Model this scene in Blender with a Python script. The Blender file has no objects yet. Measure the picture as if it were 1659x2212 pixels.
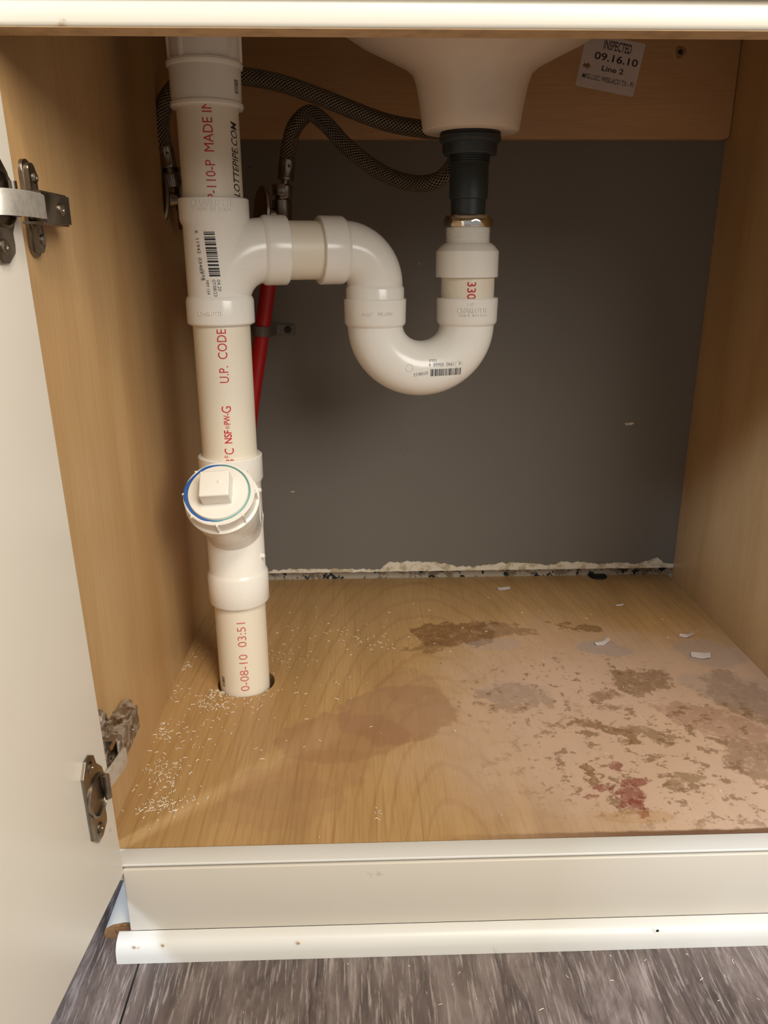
import bpy, bmesh, math, random
from mathutils import Vector, Matrix, noise
from math import sin, cos, pi, radians, sqrt, atan2

# ------------------------------------------------------------------ camera, world, lights, exposure
S = bpy.context.scene
COL = S.collection
random.seed(7)
CAM = Vector((0.11714, -0.6873, 0.40316))
YAW, PITCH, ROLL, FPX = 0.03082, 0.31803, -0.00253, 1686.5
fwd = Vector((sin(YAW)*cos(PITCH), cos(YAW)*cos(PITCH), -sin(PITCH)))
r0 = Vector((cos(YAW), -sin(YAW), 0)); u0 = r0.cross(fwd)
rt = r0*cos(ROLL) + u0*sin(ROLL); up = rt.cross(fwd)
cd = bpy.data.cameras.new('camera'); cam = bpy.data.objects.new('camera', cd); COL.objects.link(cam)
cam.matrix_world = Matrix(((rt.x, up.x, -fwd.x, CAM.x), (rt.y, up.y, -fwd.y, CAM.y), (rt.z, up.z, -fwd.z, CAM.z), (0, 0, 0, 1)))
cd.sensor_fit = 'VERTICAL'; cd.sensor_height = 36; cd.lens = 36*FPX/2212; cd.clip_start = 0.01
S.camera = cam

W = bpy.data.worlds.new('world'); S.world = W; W.use_nodes = True
W.node_tree.nodes['Background'].inputs[0].default_value = (1.0, 0.97, 0.93, 1)
W.node_tree.nodes['Background'].inputs[1].default_value = 0.31

def area(name, pos, target, size, power, color):
    l = bpy.data.lights.new(name, 'AREA'); l.shape = 'RECTANGLE'; l.size, l.size_y = size; l.energy = power; l.color = color
    o = bpy.data.objects.new(name, l); COL.objects.link(o)
    o.location = pos; o.rotation_euler = (Vector(target)-Vector(pos)).to_track_quat('-Z', 'Y').to_euler()
    return o
area('ceiling_lamp', (0.45, -1.25, 1.72), (0.15, 0.0, 0.1), (0.35, 0.30), 15, (1.0, 0.87, 0.70))      # warm bathroom lamp over the vanity
area('room_fill', (1.15, -1.75, 1.30), (0.1, 0.0, 0.15), (1.1, 1.2), 38, (1.0, 0.96, 0.90))     # soft fill added to brighten the cabinet, for bounce from the unseen room
area('window_daylight', (-1.55, -1.62, 1.75), (0.10, -0.2, 0.0), (0.30, 0.30), 50, (0.64, 0.78, 1.0))   # daylight from the left, behind the open door
S.view_settings.view_transform = 'Standard'; S.view_settings.look = 'None'
S.view_settings.gamma = 1; S.view_settings.use_curve_mapping = False
S.view_settings.exposure = 0.0

def on(px, py, ax, val):
    """the place on the plane axis=val that the photograph shows at (px, py)"""
    d = rt*((px-829.5)/FPX) + up*((1106-py)/FPX) + fwd
    return CAM + d*((val-CAM[ax])/d[ax])

# ------------------------------------------------------------------ dimensions (metres)
XL, XR = -0.0695, 0.5222          # inner faces of the cabinet sides
YF, YO = -0.2251, -0.2420         # front edge of the bottom panel, front face of the frame
YW = 0.2444                       # grey wall
ZR = 0.5217                       # lower edge of the rear rail
ZTOP = 0.5107                     # underside of the top rail
ZF = -0.0750                      # room floor
R = 0.02413                       # pipe radius
RH = 0.0284                       # hub radius

# ------------------------------------------------------------------ materials
def srgb(r, g, b):
    f = lambda c: (c/255/12.92) if c/255 <= .04045 else ((c/255+.055)/1.055)**2.4
    return (f(r), f(g), f(b), 1)
class NT:
    def __init__(s, name):
        s.m = bpy.data.materials.new(name); s.m.use_nodes = True; s.t = s.m.node_tree; s.b = s.t.nodes['Principled BSDF']
        s.tc = s.t.nodes.new('ShaderNodeTexCoord'); s.geo = None
    def n(s, typ, **kw):
        x = s.t.nodes.new(typ)
        for k, v in kw.items(): setattr(x, k, v)
        return x
    def l(s, a, b): s.t.links.new(a, b)
    def inp(s, sock, v):
        if hasattr(v, 'is_output'): s.l(v, sock)
        else: sock.default_value = v
    def math(s, op, a, b=None, c=None, clamp=False):
        x = s.n('ShaderNodeMath', operation=op, use_clamp=clamp); s.inp(x.inputs[0], a)
        if b is not None: s.inp(x.inputs[1], b)
        if c is not None: s.inp(x.inputs[2], c)
        return x.outputs[0]
    def vmath(s, op, a, b=None):
        x = s.n('ShaderNodeVectorMath', operation=op); s.inp(x.inputs[0], a)
        if b is not None: s.inp(x.inputs[1], b)
        return x.outputs['Value'] if op in ('LENGTH', 'DOT_PRODUCT') else x.outputs[0]
    def mapping(s, loc=(0, 0, 0), rot=(0, 0, 0), scale=(1, 1, 1), vec=None):
        x = s.n('ShaderNodeMapping'); s.l(vec if vec else s.tc.outputs['Object'], x.inputs[0])
        x.inputs[1].default_value = loc; x.inputs[2].default_value = rot; x.inputs[3].default_value = scale
        return x.outputs[0]
    def noise(s, scale, detail=4, rough=.55, vec=None, dist=0, color=False):
        x = s.n('ShaderNodeTexNoise'); s.l(vec if vec else s.tc.outputs['Object'], x.inputs['Vector'])
        x.inputs['Scale'].default_value = scale; x.inputs['Detail'].default_value = detail
        x.inputs['Roughness'].default_value = rough; x.inputs['Distortion'].default_value = dist
        return x.outputs['Color'] if color else x.outputs['Fac']
    def step(s, v, lo, hi, a=0.0, b=1.0):
        x = s.n('ShaderNodeMapRange', interpolation_type='SMOOTHSTEP'); s.inp(x.inputs[0], v)
        x.inputs[1].default_value = lo; x.inputs[2].default_value = hi; x.inputs[3].default_value = a; x.inputs[4].default_value = b
        return x.outputs[0]
    def mix(s, f, a, b, mode='MIX'):
        x = s.n('ShaderNodeMix', data_type='RGBA', blend_type=mode); s.inp(x.inputs[0], f); s.inp(x.inputs[6], a); s.inp(x.inputs[7], b)
        return x.outputs[2]
    def ramp(s, v, stops):
        x = s.n('ShaderNodeValToRGB'); s.inp(x.inputs[0], v); e = x.color_ramp.elements
        while len(e) < len(stops): e.new(.5)
        for i, (p, c) in enumerate(stops): e[i].position = p; e[i].color = c
        return x.outputs[0]
    def bump(s, h, strength=.2, dist=.001):
        x = s.n('ShaderNodeBump'); s.inp(x.inputs['Height'], h); x.inputs['Strength'].default_value = strength; x.inputs['Distance'].default_value = dist
        s.l(x.outputs[0], s.b.inputs['Normal'])
    def fin(s, col, rough=.5, metal=0, spec=.5, coat=0):
        s.inp(s.b.inputs['Base Color'], col); s.inp(s.b.inputs['Roughness'], rough); s.b.inputs['Metallic'].default_value = metal
        s.b.inputs['Specular IOR Level'].default_value = spec; s.b.inputs['Coat Weight'].default_value = coat
        return s.m

def plain(name, c, rough=.5, metal=0, var=.06, scale=60, spec=.5, coat=0):
    n = NT(name); a = srgb(*c); b = tuple(x*(1-var*3) for x in a[:3])+(1,)
    return n.fin(n.mix(n.step(n.noise(scale), .4, .75), a, b), rough, metal, spec, coat)

def maple(name, axis, c1=(200, 166, 118), c2=(182, 145, 98)):
    """light maple veneer, grain along the given axis"""
    n = NT(name); st = [60, 60, 60]; st[axis] = 2.2
    fine = n.noise(9, 6, .6, n.mapping(scale=st))
    st2 = [7, 7, 7]; st2[axis] = .9
    broad = n.noise(2.2, 3, .5, n.mapping(scale=st2), dist=.6)
    col = n.ramp(broad, [(.3, srgb(*c2)), (.7, srgb(*c1))])
    col = n.mix(n.step(fine, .35, .75, 0, .35), col, srgb(164, 122, 72))
    return n.fin(col, .42, spec=.4)

M = {}
def pvc_mat(name, base, rough):
    n = NT(name)
    dirt = n.step(n.noise(25, 5, .6), .60, .78, 0, .22)
    spk = n.step(n.noise(420, 2, .5), .74, .78, 0, .35)
    col = n.mix(dirt, srgb(*base), srgb(196, 178, 150)); col = n.mix(spk, col, srgb(120, 104, 84))
    m = n.fin(col, rough, spec=.5); n.b.inputs['Subsurface Weight'].default_value = .0
    return m
M['pvc'] = pvc_mat('fitting_pvc', (233, 229, 219), .2)
M['pipe'] = pvc_mat('pipe_pvc', (227, 218, 198), .42)
M['redink'] = plain('red_ink', (196, 38, 44), .5)
M['fadedink'] = plain('faded_red_ink', (206, 118, 104), .6, var=.12, scale=300)
M['blackink'] = plain('black_ink', (40, 40, 48), .5)
M['greyink'] = plain('grey_ink', (104, 104, 112), .5)
M['blueprimer'] = None
M['black'] = plain('charcoal_plastic', (46, 52, 53), .42, var=.1)
M['rubber'] = plain('black_rubber', (20, 20, 20), .5)
M['chrome'] = plain('chrome', (225, 222, 216), .06, 1, var=.02)
M['steel'] = plain('dull_nickel', (150, 140, 126), .32, 1, var=.12, scale=90)
M['bright'] = plain('bright_nickel', (214, 208, 196), .42, .6, var=.08, scale=200)
M['valve'] = plain('satin_valve_metal', (150, 142, 130), .3, 1, var=.1)
M['porcelain'] = plain('sink_porcelain', (226, 208, 188), .35, var=.03, scale=18)
M['redpex'] = plain('red_tubing', (178, 12, 22), .35)
M['clamp'] = plain('grey_strap', (96, 90, 82), .5)
M['maple_v'] = maple('maple_side', 2)
M['maple_h'] = maple('maple_rail', 0, (196, 158, 116), (178, 138, 98))
M['particle'] = plain('raw_board_edge', (150, 110, 70), .85, var=.2, scale=500)
M['paper'] = plain('label_paper', (205, 190, 182), .6, var=.02)
M['tan'] = plain('tan_shade_and_holes', (196, 160, 116), .7, var=.08, scale=80)  # tan for the painted shade under the top rail and for nail holes

n = NT('hose_braid'); uv = n.n('ShaderNodeUVMap'); sx = n.n('ShaderNodeSeparateXYZ'); n.l(uv.outputs[0], sx.inputs[0])
a = n.math('SINE', n.math('ADD', n.math('MULTIPLY', sx.outputs[0], 2*pi*14), n.math('MULTIPLY', sx.outputs[1], 1800)))
b = n.math('SINE', n.math('SUBTRACT', n.math('MULTIPLY', sx.outputs[0], 2*pi*14), n.math('MULTIPLY', sx.outputs[1], 1800)))
h = n.math('MAXIMUM', a, b)
n.bump(h, .9, .0008)
M['braid'] = n.fin(n.ramp(n.math('MULTIPLY_ADD', h, .5, .5), [(.35, srgb(26, 22, 19)), (1, srgb(158, 144, 124))]), .38, .75)

n = NT('rusty_hinge_metal')
f1 = n.step(n.noise(170, 5, .65), .4, .62)
col = n.mix(f1, srgb(120, 98, 76), srgb(176, 164, 148)); col = n.mix(n.step(n.noise(90, 3, .6), .55, .7), col, srgb(84, 60, 42))
n.bump(n.noise(300, 4), .3, .0006)
M['rusty'] = n.fin(col, .55, .45)

def cream(name, c, spots=True, dirt=(150, 110, 70), th=.68):
    n = NT(name); col = n.mix(n.step(n.noise(7, 3, .5), .3, .8, 0, .25), srgb(*c), srgb(c[0]-14, c[1]-16, c[2]-26))
    if spots: col = n.mix(n.step(n.noise(34, 4, .62), th, th+.06, 0, .6), col, srgb(*dirt))
    n.bump(n.noise(90, 3), .08, .0006)
    return n.fin(col, .34, spec=.45)
M['door'] = cream('cream_door_paint', (238, 231, 216), True, (150, 120, 84), .76)
M['kick'] = cream('cream_board_paint', (206, 198, 184), True, (150, 134, 104), .74)
M['white'] = cream('white_trim_paint', (214, 212, 205), True, (150, 140, 128), .72)
M['rail'] = cream('white_rail_paint', (214, 205, 186), True, (160, 112, 60), .66)

# grey wall
n = NT('grey_wall_paint')
col = n.mix(n.noise(3, 3), srgb(106, 101, 93), srgb(114, 109, 100))
col = n.mix(n.step(n.noise(55, 3, .7), .735, .75, 0, .55), col, srgb(80, 72, 66))
n.bump(n.noise(160, 3), .15, .0006)
M['grey'] = n.fin(col, .62)
n = NT('dirty_plaster'); col = n.mix(n.step(n.noise(46, 4, .7), .5, .6), srgb(176, 164, 146), srgb(128, 112, 92))
col = n.mix(n.step(n.noise(70, 4, .7), .56, .6), col, srgb(30, 38, 36)); M['plaster'] = n.fin(col, .9)
n = NT('torn_paper'); M['torn'] = n.fin(n.mix(n.step(n.noise(90, 4), .45, .65), srgb(214, 204, 184), srgb(176, 160, 128)), .9)

# vinyl plank floor
n = NT('vinyl_plank_floor')
mp = n.mapping(scale=(1, 1, 1))
sx = n.n('ShaderNodeSeparateXYZ'); n.l(mp, sx.inputs[0])
pl = n.math('FLOOR', n.math('DIVIDE', n.math('ADD', sx.outputs[0], 0.0455+.1275*8), .1275))
fr = n.math('FRACT', n.math('DIVIDE', n.math('ADD', sx.outputs[0], 0.0455+.1275*8), .1275))
wn = n.n('ShaderNodeTexWhiteNoise', noise_dimensions='1D'); n.l(pl, wn.inputs['W'])
off = n.vmath('MULTIPLY', wn.outputs['Color'], (3, 5, 0)); v0 = n.vmath('ADD', mp, off)
g1 = n.noise(1, 8, .72, n.mapping(scale=(150, 18, 1), vec=v0), dist=.5)
g2 = n.noise(1, 5, .65, n.mapping(scale=(26, 7, 1), vec=v0), dist=1.5)
wv = n.n('ShaderNodeTexWave', wave_type='RINGS', rings_direction='Z'); n.l(n.mapping(scale=(34, 5, 1), vec=v0), wv.inputs[0])
wv.inputs['Scale'].default_value = 1.0; wv.inputs['Distortion'].default_value = 3.5; wv.inputs['Detail'].default_value = 2
base = n.ramp(g2, [(.28, srgb(56, 48, 47)), (.50, srgb(100, 87, 82)), (.74, srgb(140, 127, 122))])
col = n.mix(n.step(g1, .52, .70, 0, .62), base, srgb(160, 148, 142))
g3 = n.noise(1, 7, .7, n.mapping(scale=(420, 26, 1), vec=v0), dist=.25)
col = n.mix(n.step(g3, .53, .62, 0, .6), col, srgb(168, 156, 150))
col = n.mix(n.step(n.noise(1, 6, .65, n.mapping(scale=(60, 12, 1), vec=v0), dist=2.0), .55, .72, 0, .55), col, srgb(46, 38, 38))
fg = n.math('ABSOLUTE', n.math('SUBTRACT', n.math('FRACT', n.math('MULTIPLY', n.noise(1, 1.5, .4, n.mapping(scale=(16, 1.3, 1), vec=v0)), 14)), .5))
col = n.mix(n.math('MULTIPLY', n.step(fg, .05, .0), n.step(g3, .45, .60, 0, .45)), col, srgb(176, 166, 158))
seam = n.math('MULTIPLY', n.math('LESS_THAN', fr, .011), n.step(sx.outputs[0], -.02, .0, 1, .3))
col = n.mix(seam, col, srgb(20, 18, 18))
n.bump(g1, .25, .0008)
M['floor'] = n.fin(col, .38)

# bottom panel: maple veneer with water stains, peeled finish and dried paint
def deck_material():
    n = NT('stained_maple_bottom')
    obj = n.tc.outputs['Object']
    fine = n.noise(9, 6, .6, n.mapping(scale=(60, 2.4, 20)))
    broad = n.noise(2.0, 3, .5, n.mapping(scale=(9, 1.4, 1)), dist=1.0)
    col = n.ramp(broad, [(.3, srgb(166, 132, 85)), (.7, srgb(188, 152, 102))])
    col = n.mix(n.step(fine, .38, .75, 0, .4), col, srgb(148, 106, 58))
    ln = n.step(n.noise(1, 3, .6, n.mapping(scale=(330, 3.2, 1)), dist=.2), .60, .70, 0, .26)
    col = n.mix(ln, col, srgb(122, 84, 46))
    # cathedral figure near the front
    wv = n.n('ShaderNodeTexWave', wave_type='RINGS', rings_direction='Z')
    n.l(n.mapping(loc=(-.185*16, .30*4.2, 0), scale=(16, 4.2, 1)), wv.inputs[0]); wv.inputs['Scale'].default_value = 1.6
    wv.inputs['Distortion'].default_value = 2.6; wv.inputs['Detail'].default_value = 2; wv.inputs['Detail Scale'].default_value = 1.2
    col = n.mix(n.step(wv.outputs['Fac'], .86, .99, 0, .20), col, srgb(140, 90, 46))
    warp = n.vmath('SUBTRACT', n.noise(26, 5, .65, color=True), (.5, .5, .5))
    fwarp = n.vmath('SUBTRACT', n.noise(120, 4, .65, color=True), (.5, .5, .5))
    def blob(cx, cy, rx, ry, rot, wamp=.03, famp=.006, soft=.08):
        v = n.vmath('ADD', obj, n.vmath('MULTIPLY', warp, (wamp, wamp, 0)))
        v = n.vmath('ADD', v, n.vmath('MULTIPLY', fwarp, (famp, famp, 0)))
        v = n.vmath('SUBTRACT', v, (cx, cy, 0))
        m = n.n('ShaderNodeVectorRotate', rotation_type='Z_AXIS'); n.l(v, m.inputs[0]); m.inputs['Angle'].default_value = -rot
        m2 = n.vmath('MULTIPLY', m.outputs[0], (1/rx, 1/ry, 0))
        return n.step(n.vmath('LENGTH', m2), 1-soft, 1+soft, 1, 0)
    def add(col, mask, c, s): return n.mix(n.math('MULTIPLY', mask, s), col, srgb(*c))
    P = lambda x, y: on(x, y, 2, 0)
    # worn finish on the right, with the pinkish cast of cool daylight painted in
    m = blob(.44, -.10, .25, .17, .0, .10, .01, .35); col = add(col, m, (206, 178, 158), .72)
    m = blob(.33, .03, .12, .10, .0, .08, .01, .35); col = add(col, m, (194, 164, 142), .42)
    # old water stains, centre and left
    for (x, y, rx, ry, rot, s) in [(860, 1540, .055, .045, .3, .5), (740, 1590, .055, .040, .2, .42), (650, 1680, .060, .030, .4, .22), (880, 1480, .028, .03, 0, .3), (600, 1740, .05, .03, .2, .2)]:
        c = P(x, y); col = add(col, blob(c.x, c.y, rx, ry, rot, .05, .004, .05), (150, 110, 80), s)
    # brown peeled patches
    gr = n.step(n.noise(85, 5, .75), .34, .52, .35, 1)
    for (x, y, rx, ry, rot, c_, s) in [(985, 1368, .048, .026, .0, (112, 76, 42), .85), (930, 1395, .02, .018, .2, (120, 84, 50), .7), (1085, 1360, .03, .014, -.2, (118, 84, 50), .6),
                                   (1250, 1352, .022, .010, -.4, (120, 88, 44), .8), (1385, 1470, .036, .022, .1, (118, 88, 54), .75), (1320, 1585, .034, .010, -.5, (126, 92, 52), .85),
                                   (1395, 1580, .026, .010, -.5, (124, 94, 60), .7), (1600, 1500, .03, .05, .2, (124, 94, 66), .65), (1640, 1640, .03, .03, 0, (120, 92, 64), .7), (1270, 1660, .008, .007, 0, (124, 82, 44), .85),
                                   (1460, 1690, .018, .012, .3, (130, 104, 68), .75), (1540, 1560, .045, .022, -.5, (146, 104, 82), .55), (1105, 1510, .03, .02, .1, (128, 100, 74), .5), (1302, 1500, .008, .012, 0, (120, 90, 60), .7)]:
        c = P(x, y); col = add(col, n.math('MULTIPLY', blob(c.x, c.y, rx, ry, rot, .085, .024, .10), gr), c_, s*.9)
    # grey dried patches
    for (x, y, rx, ry, rot, s) in [(1315, 1402, .030, .016, -.15, .8), (1530, 1410, .034, .03, -.6, .6), (1590, 1490, .05, .035, -.4, .45), (1110, 1500, .035, .022, 0, .3), (1060, 1390, .03, .014, 0, .4)]:
        c = P(x, y); col = add(col, blob(c.x, c.y, rx, ry, rot, .045, .012, .08), (166, 150, 140), s*.9)
    # specks of lost finish on the right
    sp = n.step(n.noise(62, 9, .74, n.mapping(scale=(1, 1.25, 1))), .548, .566)
    reg = blob(.40, -.13, .16, .09, .15, .08, .01, .3)
    col = add(col, n.math('MULTIPLY', sp, reg), (128, 98, 70), .75)
    sp2 = n.step(n.noise(95, 9, .76), .565, .585)
    col = add(col, n.math('MULTIPLY', sp2, blob(.31, -.02, .11, .06, .3, .08, .01, .3)), (116, 88, 60), .7)
    sp3 = n.step(n.noise(300, 4, .6), .655, .67)
    col = add(col, n.math('MULTIPLY', sp3, blob(.12, .07, .2, .07, 0, .08, .01, .3)), (70, 50, 34), .8)
    # red rust flakes
    for (x, y, rx, ry) in [(1362, 1712, .011, .013), (1378, 1745, .006, .012), (1340, 1733, .005, .005), (1282, 1716, .005, .004), (1300, 1695, .007, .004), (1338, 1653, .006, .006), (1365, 1690, .012, .005)]:
        c = P(x, y); col = add(col, n.math('MULTIPLY', blob(c.x, c.y, rx, ry, 0, .022, .022, .12), gr), (128, 62, 50), .75)
    c = P(1370, 1765); col = add(col, n.math('MULTIPLY', blob(c.x, c.y, .03, .008, 0, .02, .012, .2), gr), (164, 120, 54), .35)
    # dark worn front edge on the right
    sy = n.n('ShaderNodeSeparateXYZ'); n.l(obj, sy.inputs[0])
    e = n.math('ADD', sy.outputs[1], n.math('MULTIPLY', n.noise(40, 4), .006))
    em = n.math('MULTIPLY', n.step(e, -.2195, -.2165, 1, 0), n.step(sy.outputs[0], .13, .36))
    col = add(col, em, (92, 58, 34), .85)
    n.bump(n.noise(60, 4), .1, .0006)
    return n.fin(col, n.math('MULTIPLY_ADD', n.noise(12, 3), .25, .28), spec=.45)
M['deck'] = deck_material()

# ------------------------------------------------------------------ mesh helpers
def bmn(): return bmesh.new()
def box(bm, x0, x1, y0, y1, z0, z1, mi=0, bev=0, mat=None):
    vs = [bm.verts.new(Vector((x, y, z))) for x in (x0, x1) for y in (y0, y1) for z in (z0, z1)]
    fs = [bm.faces.new([vs[i] for i in q]) for q in ((0, 1, 3, 2), (4, 6, 7, 5), (0, 4, 5, 1), (2, 3, 7, 6), (0, 2, 6, 4), (1, 5, 7, 3))]
    for f in fs: f.material_index = mi
    if bev:
        r = bmesh.ops.bevel(bm, geom=list({e for f in fs for e in f.edges}), offset=bev, segments=3, profile=.5, affect='EDGES')
        vs = list({v for f in r['faces'] for v in f.verts} | {v for v in vs if v.is_valid})
        for f in r['faces']: f.material_index = mi
    if mat: bmesh.ops.transform(bm, matrix=mat, verts=vs)
    return vs
def frame(o, z, x=None):
    z = Vector(z).normalized(); x = Vector(x) if x else (Vector((1, 0, 0)) if abs(z.x) < .9 else Vector((0, 1, 0)))
    x = (x - z*x.dot(z)).normalized(); y = z.cross(x); o = Vector(o)
    return Matrix(((x.x, y.x, z.x, o.x), (x.y, y.y, z.y, o.y), (x.z, y.z, z.z, o.z), (0, 0, 0, 1)))
def lathe(bm, prof, mat=Matrix(), seg=72, mi=0, caps=True, rfun=None):
    rings = []
    for (r, z) in prof:
        rings.append([bm.verts.new(mat @ Vector(((rfun(2*pi*i/seg, z, r) if rfun else r)*cos(2*pi*i/seg), (rfun(2*pi*i/seg, z, r) if rfun else r)*sin(2*pi*i/seg), z))) for i in range(seg)])
    for a, b in zip(rings, rings[1:]):
        for i in range(seg):
            f = bm.faces.new((a[i], a[(i+1) % seg], b[(i+1) % seg], b[i])); f.material_index = mi
    if caps:
        bm.faces.new(rings[0][::-1]).material_index = mi; bm.faces.new(rings[-1]).material_index = mi
    return rings
def sweep(bm, pts, rad, seg=32, mi=0, caps=True, uv=False):
    pts = [Vector(p) for p in pts]; n_ = len(pts); rad = rad if isinstance(rad, (list, tuple)) else [rad]*n_
    T = [(pts[min(i+1, n_-1)]-pts[max(i-1, 0)]).normalized() for i in range(n_)]
    nrm = T[0].orthogonal().normalized(); rings = []; L = 0; Ls = []
    for i in range(n_):
        if i:
            nrm = (T[i-1].rotation_difference(T[i]) @ nrm); L += (pts[i]-pts[i-1]).length
        nrm = (nrm - T[i]*nrm.dot(T[i])).normalized(); bn = T[i].cross(nrm); Ls.append(L)
        rings.append([bm.verts.new(pts[i] + (nrm*cos(2*pi*k/seg)+bn*sin(2*pi*k/seg))*rad[i]) for k in range(seg)])
    lay = bm.loops.layers.uv.verify() if uv else None
    for j, (a, b) in enumerate(zip(rings, rings[1:])):
        for i in range(seg):
            f = bm.faces.new((a[i], a[(i+1) % seg], b[(i+1) % seg], b[i])); f.material_index = mi
            if uv:
                for lp, (u, v) in zip(f.loops, ((i, j), (i+1, j), (i+1, j+1), (i, j+1))): lp[lay].uv = (u/seg, Ls[v])
    if caps: bm.faces.new(rings[0][::-1]).material_index = mi; bm.faces.new(rings[-1]).material_index = mi
def spline(P, k=10):
    P = [Vector(p) for p in P]; P = [P[0]*2-P[1]]+P+[P[-1]*2-P[-2]]; o = []
    for i in range(1, len(P)-2):
        for j in range(k):
            t = j/k; a, b, c, d = P[i-1:i+3]
            o.append(.5*((2*b)+(c-a)*t+(2*a-5*b+4*c-d)*t*t+(-a+3*b-3*c+d)*t**3))
    o.append(P[-2]); return o
def prism(bm, pts, depth, mat=Matrix(), mi=0, bev=0):
    """outline pts in the local xy plane, extruded along local z"""
    a = [bm.verts.new(Vector((x, y, 0))) for x, y in pts]; b = [bm.verts.new(Vector((x, y, depth))) for x, y in pts]
    n_ = len(pts); fs = [bm.faces.new(a[::-1]), bm.faces.new(b)]
    for i in range(n_): fs.append(bm.faces.new((a[i], a[(i+1) % n_], b[(i+1) % n_], b[i])))
    for f in fs: f.material_index = mi
    vs = a+b
    if bev:
        r = bmesh.ops.bevel(bm, geom=list(fs[1].edges), offset=bev, segments=2, profile=.5, affect='EDGES')
        vs = list({v for f in r['faces'] for v in f.verts} | {v for v in vs if v.is_valid})
        for f in r['faces']: f.material_index = mi
    bmesh.ops.transform(bm, matrix=mat, verts=vs)
def obj(name, bm, mats, parent=None, angle=32, smooth=True):
    bmesh.ops.remove_doubles(bm, verts=bm.verts, dist=1e-7) if name == 'slip_nut' else None
    bmesh.ops.recalc_face_normals(bm, faces=bm.faces)
    if smooth:
        for f in bm.faces: f.smooth = True
        for e in bm.edges:
            e.smooth = not (len(e.link_faces) == 2 and e.calc_face_angle(0) > radians(angle))
    me = bpy.data.meshes.new(name); bm.to_mesh(me); bm.free()
    for m in (mats if isinstance(mats, (list, tuple)) else [mats]): me.materials.append(M[m] if isinstance(m, str) else m)
    o = bpy.data.objects.new(name, me); COL.objects.link(o)
    if parent: o.parent = parent; o.matrix_parent_inverse = parent.matrix_world.inverted()
    return o
def root(name, loc, label, cat, group=None):
    o = bpy.data.objects.new(name, None); o.empty_display_size = .02; COL.objects.link(o); o.location = loc
    bpy.context.view_layer.update()
    o['label'] = label; o['category'] = cat
    if group: o['group'] = group
    return o
def tag(o, label, cat=None, group=None, kind=None):
    if label: o['label'] = label
    if cat: o['category'] = cat
    if group: o['group'] = group
    if kind: o['kind'] = kind
    return o

# ---- lettering: flat glyph meshes, cut fine enough to be wrapped round a pipe
def glyphs(text, w, h, shear=0, bold=0, extrude=0, cell=.0016, mono=False):
    """returns a bmesh of text centred on the origin, w wide (x), h high (y)"""
    cu = bpy.data.curves.new('t', 'FONT'); cu.body = text; cu.align_x = 'CENTER'; cu.align_y = 'CENTER'
    cu.shear = shear; cu.offset = bold; cu.resolution_u = 3; cu.extrude = extrude*30
    if mono: cu.space_character = 1.15
    o = bpy.data.objects.new('t', cu); COL.objects.link(o)
    me = bpy.data.meshes.new_from_object(o.evaluated_get(bpy.context.evaluated_depsgraph_get()))
    bm = bmn(); bm.from_mesh(me); bpy.data.objects.remove(o); bpy.data.curves.remove(cu); bpy.data.meshes.remove(me)
    xs = [v.co.x for v in bm.verts]; ys = [v.co.y for v in bm.verts]
    sx_, sy_ = w/(max(xs)-min(xs)), h/(max(ys)-min(ys)); cx_, cy_ = (max(xs)+min(xs))/2, (max(ys)+min(ys))/2
    for v in bm.verts: v.co = Vector(((v.co.x-cx_)*sx_, (v.co.y-cy_)*sy_, (v.co.z+extrude*30)*(1/60 if extrude else 1)))
    cuts(bm, w, h, cell)
    return bm
def cuts(bm, w, h, cell):
    for ax, ext in ((0, w), (1, h)):
        k = int(ext/cell)
        for i in range(1, k+1):
            co = Vector((0, 0, 0)); co[ax] = -ext/2+i*ext/(k+1); no = Vector((0, 0, 0)); no[ax] = 1
            bmesh.ops.bisect_plane(bm, geom=bm.verts[:]+bm.edges[:]+bm.faces[:], plane_co=co, plane_no=no)
def barcode(w, h, seed=1, k=32, cell=.0016):
    rnd = random.Random(seed); bm = bmn(); x = -w/2; un = w/(k*1.62)
    while x < w/2-un*1.5:
        b = un*rnd.choice((1, 1, 1.6, 2.2)); vs = [bm.verts.new((a, c, 0)) for a, c in ((x, -h/2), (x+b, -h/2), (x+b, h/2), (x, h/2))]; bm.faces.new(vs)
        x += b+un*rnd.choice((.7, .8, 1.3, 1.7))
    cuts(bm, w, h, cell); return bm
def merge(dst, src, fn, mi):
    mp_ = {v: dst.verts.new(fn(v.co)) for v in src.verts}
    for f in src.faces:
        try: nf = dst.faces.new([mp_[v] for v in f.verts]); nf.material_index = mi
        except ValueError: pass
    src.free()
def wrap(cx, cy, r, phi, z, turn, off=.00012, lean=0):
    """turn 'up': text reads upward, 'down': downward, 'flat': round the pipe. phi from -Y towards +X, degrees"""
    ph0 = radians(phi)
    def fn(c):
        a, b = {'up': (-c.y, c.x), 'down': (c.y, -c.x), 'flat': (c.x, c.y)}[turn]
        a += lean*b
        ph = ph0 + a/r; rr = r+off+c.z
        return Vector((cx+rr*sin(ph), cy-rr*cos(ph), z+b))
    return fn

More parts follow.
